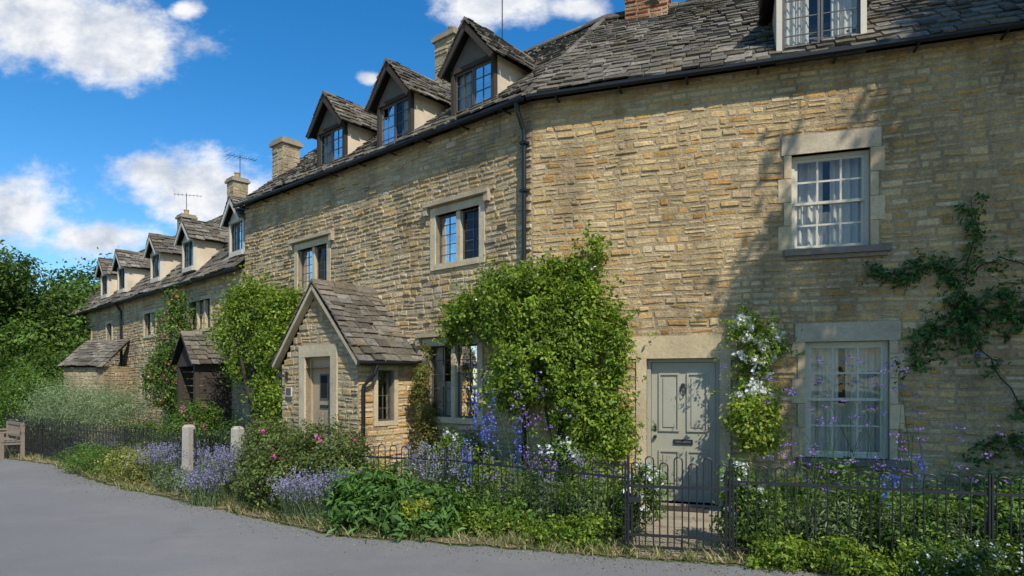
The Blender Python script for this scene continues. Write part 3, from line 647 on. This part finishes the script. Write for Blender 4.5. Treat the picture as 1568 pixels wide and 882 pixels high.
flowered('climbing_shrub',[(.15,9.2,2.85,.75,.35,.5),(-.5,9.65,2.85,.42,.3,.3),(-.8,9.85,2.6,.22,.2,.22),(.95,9.05,2.65,.55,.3,.5),(.4,9.05,2.05,.72,.4,.5),(.0,9.2,1.75,.35,.35,.4),(1.05,8.9,1.4,.5,.35,.55),(-.05,9.35,3.2,.35,.2,.25),(.45,9.3,3.3,.28,.2,.22),(1.1,9.1,3.4,.10,.1,.38),(.75,9.25,3.35,.16,.12,.22),(1.42,8.85,2.2,.14,.14,.5),(1.35,8.85,1.1,.3,.25,.3)],
         40000,.062,GB,5,14,.05,WHT,sh=220,sl=(.15,.55),clump=.075,shell=.5)
mb=MB()
for i in range(5): x=R(.2,.9); mb.tube([(x,9.2,0),(x+R(-.1,.1),9.15,.7),(x+R(-.3,.3),9.2,1.6),(x+R(-.5,.5),9.2,2.6)],[.03,.025,.018,.01],TIMBER)
mb.done('climbing_shrub_stems')
e=empty('climbing_plant'); mb=MB()
for i in range(4): x=R(-.15,.15); mb.tube([(-5.3+x,13.9,0),(-5.3+x*2,13.9,1.2),(-5.4+x*4,14.0,2.6),(-5.4+x*6,14.0,3.3)],[.05,.045,.03,.015],TIMBER)
mb.done('trunk',e)
_e=[(-5.4,14.1,3.25,.7,.5,.5),(-6.0,14.3,2.9,.55,.4,.5),(-4.75,13.5,3.35,.35,.3,.35),(-5.5,14.0,3.75,.35,.3,.2),(-6.0,14.5,3.55,.3,.3,.25),(-5.0,13.6,2.5,.35,.3,.5),(-4.6,13.3,2.7,.25,.2,.3),(-4.75,13.3,1.2,.35,.35,.5),(-5.1,13.7,1.7,.25,.25,.4),(-5.9,14.3,2.2,.3,.3,.35)]
foliage('leaves',[leaf_data(_e,24000,.07,GB,clump=.10),leaf_data(shoots(_e,150,(.2,.6)),4000,.06,GB,clump=.03,ncl=900)],parent=e)
flowered('climbing_rose',[(-8.9,17.1,2.9,.45,.35,.8),(-9.1,17.2,1.8,.5,.4,.8),(-8.7,17.0,3.8,.22,.22,.35)],11000,.07,G1,6,50,.06,[(.6,.2,.16),(.65,.35,.25),(.35,.14,.08)],sh=40,clump=.12)
shrub('climbing_vine',[(-1.5,10.95,1.5,.15,.18,.55),(-1.4,10.9,.8,.2,.2,.5),(-1.45,10.9,2.2,.1,.1,.3)],4500,.05,[(.22,.2,.05),(.14,.19,.04),(.28,.22,.07)],clump=.05)
flowered('white_hydrangea',[(-.85,10.0,.7,.3,.3,.35),(-.7,9.9,.45,.4,.35,.4)],4500,.06,G1,14,10,.05,WHT,clump=.07)
flowered('rose_bush',[(-3.4,9.5,.65,.55,.5,.5),(-2.6,9.1,.75,.6,.45,.45),(-3.0,9.0,.4,.7,.45,.45),(-2.3,8.8,.5,.45,.4,.45),(-3.6,9.9,.8,.35,.35,.4)],28000,.05,[(.10,.15,.04),(.13,.19,.05),(.19,.23,.06),(.13,.12,.05)],9,14,.05,PNK,sh=90,clump=.07)
for q in ((-4.05,9.75,.5,.4,.62,900),(-2.35,8.25,.35,.3,.5,400),(-6.0,11.35,.35,.3,.55,400),(-1.0,8.6,.4,.3,.75,250),(-4.4,9.5,.35,.25,.4,400),(-2.7,8.4,.3,.25,.42,300)): lavender('lavender_bush',*q)
shrub('leafy_perennial',[(-1.55,7.95,.35,.5,.35,.3),(-1.1,7.7,.25,.45,.3,.22),(-1.9,8.0,.3,.3,.3,.3)],5500,.13,[(.10,.20,.045),(.14,.25,.06),(.08,.15,.04)],clump=.09,aspect=.28,up=.8)
shrub('euphorbia',[(-1.05,7.5,.32,.16,.14,.1)],900,.05,YG,clump=.04)
shrub('golden_shrub',[(-6.85,11.75,.3,.5,.4,.3),(-6.5,11.5,.25,.4,.3,.28)],7000,.04,[(.3,.3,.08),(.4,.36,.12),(.18,.23,.06)],clump=.06)
shrub('low_shrub',[(-8.3,13.0,.3,.6,.45,.32),(-7.7,12.5,.22,.5,.35,.25)],7000,.04,G1,clump=.07)
shrub('low_shrub',[(-5.6,10.75,.2,.3,.25,.25),(-5.0,10.2,.15,.3,.25,.2)],3000,.04,GG,clump=.06)
random.seed(11)
def border(name,a,b,n,hr,wr,pal,cnt,size,**k):
    el=[]
    for i in range(n):
        t=(i+.5)/n; h=R(*hr); el.append((a[0]+(b[0]-a[0])*t+R(-.1,.1),a[1]+(b[1]-a[1])*t+R(-.15,.15),h*.45,R(*wr),R(*wr)*.8,h*.5))
    shrub(name,el,cnt,size,pal,**k)
border('herbaceous_border',(-1.0,8.75),(1.2,7.35),8,(.45,.85),(.22,.36),G1,20000,.05,clump=.06)
border('herbaceous_border',(-.7,7.85),(1.1,6.95),8,(.18,.42),(.18,.28),GB,12000,.045,clump=.05)
border('herbaceous_border',(-1.2,9.3),(1.5,8.3),7,(.6,1.0),(.25,.38),GB,16000,.055,clump=.08)
border('ornamental_grass',(-.2,8.3),(.9,7.5),5,(.5,.75),(.18,.28),GG,8000,.07,clump=.06,aspect=.12)
border('shade_border',(2.6,6.9),(5.6,5.9),10,(.45,.85),(.26,.36),G1,24000,.05,clump=.07)
border('shade_border',(2.35,6.25),(5.0,5.5),9,(.15,.38),(.18,.28),GB,12000,.045,clump=.06)
border('shade_border',(3.0,7.8),(6.5,6.8),8,(.5,.9),(.35,.45),G1,16000,.055,clump=.09)
border('shade_border_ferns',(2.8,6.7),(5.2,5.9),6,(.4,.7),(.2,.3),GG,8000,.08,clump=.07,aspect=.16)
border('hedge_plants',(-1.8,9.2),(-4.2,11.0),7,(.5,.8),(.3,.4),GB,13000,.05,clump=.08)
spires('delphinium',-.12,8.6,.1,.1,1.4,3,BLU,.028,.17,110,.03); spires('delphinium',-.42,8.3,.08,.1,1.05,3,BLU,.025,.12,80,.03); spires('delphinium',3.9,6.2,.3,.1,.85,3,BLU,.02,.08,50,.025)
spires('campanula',.35,8.5,.4,.2,1.55,20,PUR,.045,.04,10,.032); spires('catmint',.5,7.7,.8,.3,.8,45,PUR,.02,.05,12,.022)
flowered('white_phlox',[(.6,8.0,.9,.25,.15,.15),(1.45,7.35,.55,.25,.2,.3)],3000,.05,G1,12,26,.05,WHT,clump=.06)
spires('catmint',-.9,8.0,.6,.2,.65,35,LAV,.02,.05,12,.022)
spires('verbena',3.7,7.3,.9,.35,1.75,50,PUR,.028,.010,13,.02,leaf=False,lean=.2); spires('verbena',3.1,6.6,.8,.2,.95,30,PUR,.025,.010,12,.02,leaf=False)
spires('verbena',4.3,6.2,.9,.2,1.1,25,PUR,.025,.010,12,.02,leaf=False)
flowered('climbing_white_rose',[(3.12,8.45,2.15,.22,.15,.32),(3.3,8.4,2.3,.16,.12,.22),(3.1,8.4,1.55,.22,.2,.25),(2.98,8.45,2.5,.1,.1,.16)],5000,.05,GB,16,70,.055,WHT,sh=60,clump=.06)
shrub('golden_choisya',[(2.98,8.1,1.35,.28,.22,.22),(3.05,8.05,1.12,.22,.2,.18)],4000,.06,YG+GB,clump=.06)
flowered('white_geranium',[(2.4,6.95,.7,.14,.12,.22),(2.45,6.9,.4,.28,.2,.35)],4000,.05,G1,16,20,.04,WHT,clump=.06)
flowered('white_bedding_flowers',[(4.2,5.6,.2,.7,.25,.2)],4000,.035,GD,4,90,.02,WHT,clump=.06)
def wallplant(name,f,paths,n,size,pal,spread=.09):
    mb=MB(); P=[]; e=empty(name)
    for pts in paths:
        w=[]
        for (u,z),(u2,z2) in zip(pts,pts[1:]):
            for k in range(4): t=k/4; w.append(f.p(u+(u2-u)*t+R(-.03,.03),z+(z2-z)*t+R(-.03,.03),.05))
        w.append(f.p(*pts[-1],.05)); mb.tube(w,[.011-.008*i/len(w) for i in range(len(w))],TIMBER,5)
        for a,b in zip(w,w[1:]):
            if R(0,1)<.25: continue
            sc=R(.4,2.0)
            for i in range(3):
                q=a+(b-a)*(i/3)+f.u*R(-.08,.08)+Z*R(-.1,.08); P.append((q.x,q.y,q.z,spread*sc,spread*.5,spread*sc))
    mb.done('stems',e)
    foliage('leaves',[leaf_data(P,n,size,pal,clump=.045,ncl=n//10)],parent=e)
wallplant('wall_vine',FR,[[(6.6,0),(6.3,1.0),(5.9,1.7),(5.6,2.2),(5.4,2.6),(5.45,3.1),(5.55,3.6),(5.5,4.0)],[(5.45,3.1),(5.15,3.2),(4.85,3.12),(4.6,3.15),(4.4,3.1)],[(5.5,3.1),(5.8,3.25),(6.2,3.1),(6.6,3.2)],[(5.4,2.6),(5.15,2.45),(5.0,2.2),(4.9,2.0)],[(5.5,2.7),(5.9,2.5),(6.4,2.6)],[(5.4,2.4),(5.7,2.9),(6.1,2.8)],[(6.2,.9),(5.8,1.1),(5.5,1.0)],[(6.3,1.2),(6.5,1.9),(6.4,2.4)]],5200,.065,[(.08,.17,.05),(.12,.22,.055),(.06,.13,.045)])
_p=[]
random.seed(5)
for (x,y) in fe:
    c=R(0,1)
    for k in range(int(14*c*c)+1): _p.append((x+R(-.12,.3),y+R(-.04,.28),.01))
foliage('verge_grass',[blades_data(np.array(_p+[(x+R(-.06,.06),y+R(-.06,.06),.01) for x,y,_ in _p for q in range(4)]),.09,.011,STRAW,lean=.7,hv=.6)[:2]])
_p=[(x+R(-.2,.2),y-abs(random.gauss(0,.32))+.1,.022) for x,y in fe for q in range(26)]
foliage('leaf_litter',[heads_data(np.array(_p),1,.018,[(.3,.22,.12),(.38,.3,.18),(.16,.12,.07),(.2,.2,.08)],.01,.01,.0015)])
# left gardens
shrub('feathery_shrub',[(-10.6,16.2,1.2,1.3,.8,.55),(-9.6,15.6,1.15,.8,.6,.4),(-11.5,16.9,1.1,.9,.7,.5)],24000,.08,[(.22,.28,.15),(.28,.34,.19),(.18,.23,.11)],clump=.16,aspect=.16)
shrub('round_bush',[(-13.6,18.6,1.3,.9,.8,.9),(-14.8,19.5,1.2,1.0,.9,.9)],15000,.07,G1,clump=.13)
shrub('round_bush',[(-12.8,18.2,.6,1.0,.8,.7)],7000,.06,GG,clump=.12)
border('lavender_row',(-11.5,17),(-6.2,12.6),9,(.35,.55),(.35,.5),[(.2,.2,.24),(.28,.25,.38),(.16,.2,.1)],12000,.05,clump=.09)
border('garden_hedge',(-11.2,18.8),(-7.0,14.6),8,(.7,1.0),(.35,.5),G1,11000,.05,clump=.09)
border('garden_hedge',(-8.5,16.6),(-5.8,13.8),6,(.8,1.2),(.35,.5),GD,9000,.05,clump=.09)
flowered('pink_rose_bush',[(-6.9,14.3,.8,.5,.4,.55)],6000,.06,G1,8,18,.05,PNK,sh=20,clump=.09)
_q=[]
for k in range(9000):
    t=R(0,1); w=R(0.2,2.6); _q.append((-5.2-6.3*t+w*.66,11.1+4.8*t+w*.75,0))
foliage('lawn_grass',[blades_data(np.array(_q),.14,.014,GB,lean=.4)[:2]])
# ------------------------------------------------------------------ trees
def tree(name,x,y,h,cr,n,size,pal,seed,trunk=.22,low=.35,clump=.25):
    random.seed(seed); e=empty(name); mb=MB(); top=Vector((x+R(-.3,.3),y,h*.7)); b=Vector((x,y,0))
    mb.tube([b,b+(top-b)*.3+Vector((R(-.1,.1),0,0)),b+(top-b)*.65,top],[trunk,trunk*.8,trunk*.55,trunk*.2],TIMBER,8); el=[]
    for i in range(14):
        t=R(low,.95); s=b+(top-b)*t; a=R(0,6.28); l=cr*R(.45,.95)*(1-.3*abs(t-.6)); q=s+Vector((math.cos(a)*l,math.sin(a)*l,R(.1,.35)*h*.6))
        r=cr*R(.22,.42); q.z=min(q.z,h-r*.7)
        mb.tube([s,(s+q)/2+Z*.1,q],[trunk*.35,trunk*.22,trunk*.08],TIMBER,5); el.append((q.x,q.y,q.z,r,r,r*.7))
    el.append((x,y,h*.84,cr*.4,cr*.4,h*.13)); el.append((x,y,h*.5,cr*.6,cr*.6,h*.22))
    mb.done('trunk',e); foliage('crown',[leaf_data(el,n,size,pal,clump=clump,shell=.5,ncl=n//50)],parent=e)
tree('tree',-20.3,25.5,7.2,3.0,24000,.16,GT,21,low=.15); tree('tree',-17.6,26.0,6.4,2.3,20000,.16,G1,22,low=.15)
tree('tree',-24.5,28,8.6,3.4,20000,.18,GT,23,low=.15); tree('tree',-19.5,31,7.8,3.0,18000,.18,GD,24,low=.15)
tree('tree',-22,22.5,5.0,2.4,16000,.13,G1,25,low=.1)
border('hedge',(-21,22.5),(-15,22.0),6,(2.4,3.2),(1.0,1.3),GT,22000,.11,clump=.2)
border('hedge',(-26,20),(-16,20.3),7,(1.4,2.2),(.9,1.2),G1,18000,.09,clump=.16)
el=[]
random.seed(9)
for i in range(26):
    x=-75+i*3.2; el.append((x+R(-1,1),62+R(-5,5),R(5,8),R(3,4.5),3,R(5,7)))
shrub('distant_woodland',el,40000,.5,GD+GT,clump=.7)
# ------------------------------------------------------------------ sun direction
saz=Vector((.38,-.925,0)).normalized(); el_=math.radians(47); sv=(saz*math.cos(el_)+Z*math.sin(el_))
# lime tree across the lane, right of the camera: it shades the right-hand cottage
random.seed(77)
e=empty('lime_tree'); mb=MB(); tb=Vector((8.9,1.0,0)); mb.tube([tb,tb+Z*3,tb+Vector((-.2,.3,6)),tb+Vector((-.3,.6,9.5))],[.3,.25,.2,.08],TIMBER,10); el=[]
for (t,z,k,r) in ((6.0,4.6,9,1.15),(5.6,3.8,9.3,1.05),(6.7,5.2,9,1.2),(5.1,3.0,8.6,.95),(6.4,3.2,9,1.2),(4.6,2.3,8.8,.85),(5.7,2.0,8.5,1.2),(4.9,1.2,9.2,1.0),(3.9,1.5,8.8,.65),(6.6,1.2,8.8,1.2),(3.6,2.6,9,.42),(3.15,3.2,9,.30),(2.9,2.6,9,.25),(3.35,4.0,8.8,.26),(3.3,4.7,8.8,.22),(5.3,.3,8.2,.9),(4.0,.4,8.6,.6),(7.0,6.4,9,1.2),
    (4.9,4.0,8.9,.55),(5.1,4.9,9,.62),(5.3,5.7,9,.7),(6.0,6.2,9.2,1.0),(5.0,3.4,9,.7),(4.1,3.3,9,.3),(6.3,7.2,9,1.0),(7.2,4.2,9,1.2),(7.2,2.4,9,1.2),(3.2,.6,8.4,.35)):
    c=FR.p(t,z,0)+sv*k; el.append((c.x,c.y,c.z,r,r,r*.85)); s=tb+Vector((-.2,.3,R(3.5,7))); mb.tube([s,(s+c)/2+Z*.2,c],[.09,.05,.015],TIMBER,5)
for (x,y,r) in ((2.3,5.35,.35),(3.0,5.2,.5),(3.9,5.0,.6),(4.8,5.2,.7),(3.4,4.5,.6)):
    c=Vector((x,y,0))+sv*8.3; el.append((c.x,c.y,c.z,r,r,r*.8)); mb.tube([tb+Z*4,(tb+Z*4+c)/2+Z*.2,c],[.08,.04,.015],TIMBER,5)
mb.done('trunk',e); foliage('crown',[leaf_data(el,36000,.18,GT,clump=.15,shell=.1,ncl=2000)],parent=e)
# ------------------------------------------------------------------ light, world, camera
sl=bpy.data.lights.new('sun','SUN'); sl.energy=5.0; sl.angle=math.radians(.5); sl.color=(1,.95,.86)
so=bpy.data.objects.new('sun',sl); scene.collection.objects.link(so); so.rotation_euler=(-sv).to_track_quat('-Z','Y').to_euler(); so.location=(0,0,30)
w=bpy.data.worlds.new('World'); scene.world=w; w.use_nodes=True; nt=w.node_tree; nt.nodes.clear()
o=N(nt,'ShaderNodeOutputWorld')
sky=N(nt,'ShaderNodeTexSky'); sky.sky_type='NISHITA'; sky.sun_disc=False; sky.sun_elevation=el_; sky.sun_rotation=math.atan2(saz.x,saz.y); sky.air_density=1.0; sky.dust_density=.3; sky.ozone_density=3
hs=N(nt,'ShaderNodeHueSaturation'); hs.inputs['Saturation'].default_value=1.38; hs.inputs['Value'].default_value=1.2; L(nt,sky.outputs[0],hs.inputs['Color'])
def M(op,a,b=0.0,c=None):
    m=N(nt,'ShaderNodeMath',operation=op)
    for i,v in enumerate((a,b,c)):
        if v is None: continue
        if hasattr(v,'node'): L(nt,v,m.inputs[i])
        else: m.inputs[i].default_value=v
    return m.outputs[0]
tc=N(nt,'ShaderNodeTexCoord').outputs['Generated']; sx=N(nt,'ShaderNodeSeparateXYZ'); L(nt,tc,sx.inputs[0])
yy=M('MAXIMUM',sx.outputs[1],.08); U=M('DIVIDE',sx.outputs[0],yy); V=M('DIVIDE',sx.outputs[2],yy)
best=None
for cu,cv,ru,rv in ((-.66,.545,.17,.085),(-.57,.505,.07,.045),(-.80,.58,.2,.07),(-.50,.575,.035,.02),(-.47,.305,.14,.06),(-.55,.325,.07,.035),(-.42,.29,.09,.045),(-.80,.265,.15,.06),(-.63,.225,.10,.035),(-.03,.585,.12,.035),(.10,.58,.06,.022),(-.215,.47,.02,.012),(.9,.5,.3,.05),(-1.4,.4,.35,.1)):
    a=M('POWER',M('ABSOLUTE',M('DIVIDE',M('SUBTRACT',U,cu),ru)),2.0); b=M('POWER',M('ABSOLUTE',M('DIVIDE',M('SUBTRACT',V,cv),rv)),2.0)
    fld=M('SUBTRACT',1.0,M('SQRT',M('ADD',a,b))); best=fld if best is None else M('MAXIMUM',best,fld)
cv=N(nt,'ShaderNodeCombineXYZ'); L(nt,U,cv.inputs[0]); L(nt,M('MULTIPLY',V,1.4),cv.inputs[1])
n1=noise_n(nt,9,10,.62,cv.outputs[0])
den=M('ADD',M('MAXIMUM',best,-1.0),M('MULTIPLY',M('SUBTRACT',n1,.46),2.8))
mask=N(nt,'ShaderNodeMapRange',interpolation_type='SMOOTHSTEP'); L(nt,den,mask.inputs[0]); mask.inputs[1].default_value=-.1; mask.inputs[2].default_value=.75
n2=noise_n(nt,12,6,.6,cv.outputs[0])
shade=ramp(nt,n2,[(.35,(.58,.64,.75)),(.58,(.96,.97,.99))])
bg1=N(nt,'ShaderNodeBackground'); L(nt,hs.outputs[0],bg1.inputs[0]); bg1.inputs[1].default_value=.145
bg2=N(nt,'ShaderNodeBackground'); L(nt,shade,bg2.inputs[0]); bg2.inputs[1].default_value=1.0
mx=N(nt,'ShaderNodeMixShader'); L(nt,mask.outputs[0],mx.inputs[0]); L(nt,bg1.outputs[0],mx.inputs[1]); L(nt,bg2.outputs[0],mx.inputs[2]); L(nt,mx.outputs[0],o.inputs[0])
cam=bpy.data.cameras.new('camera'); co=bpy.data.objects.new('camera',cam); scene.collection.objects.link(co); scene.camera=co
co.location=(0,0,1.75); co.rotation_euler=(math.radians(90),0,0); cam.lens=22.96; cam.sensor_width=36; cam.shift_y=149/1568; cam.clip_end=2000; cam.clip_start=.05
scene.view_settings.view_transform='Standard'; scene.view_settings.look='None'; scene.view_settings.exposure=0
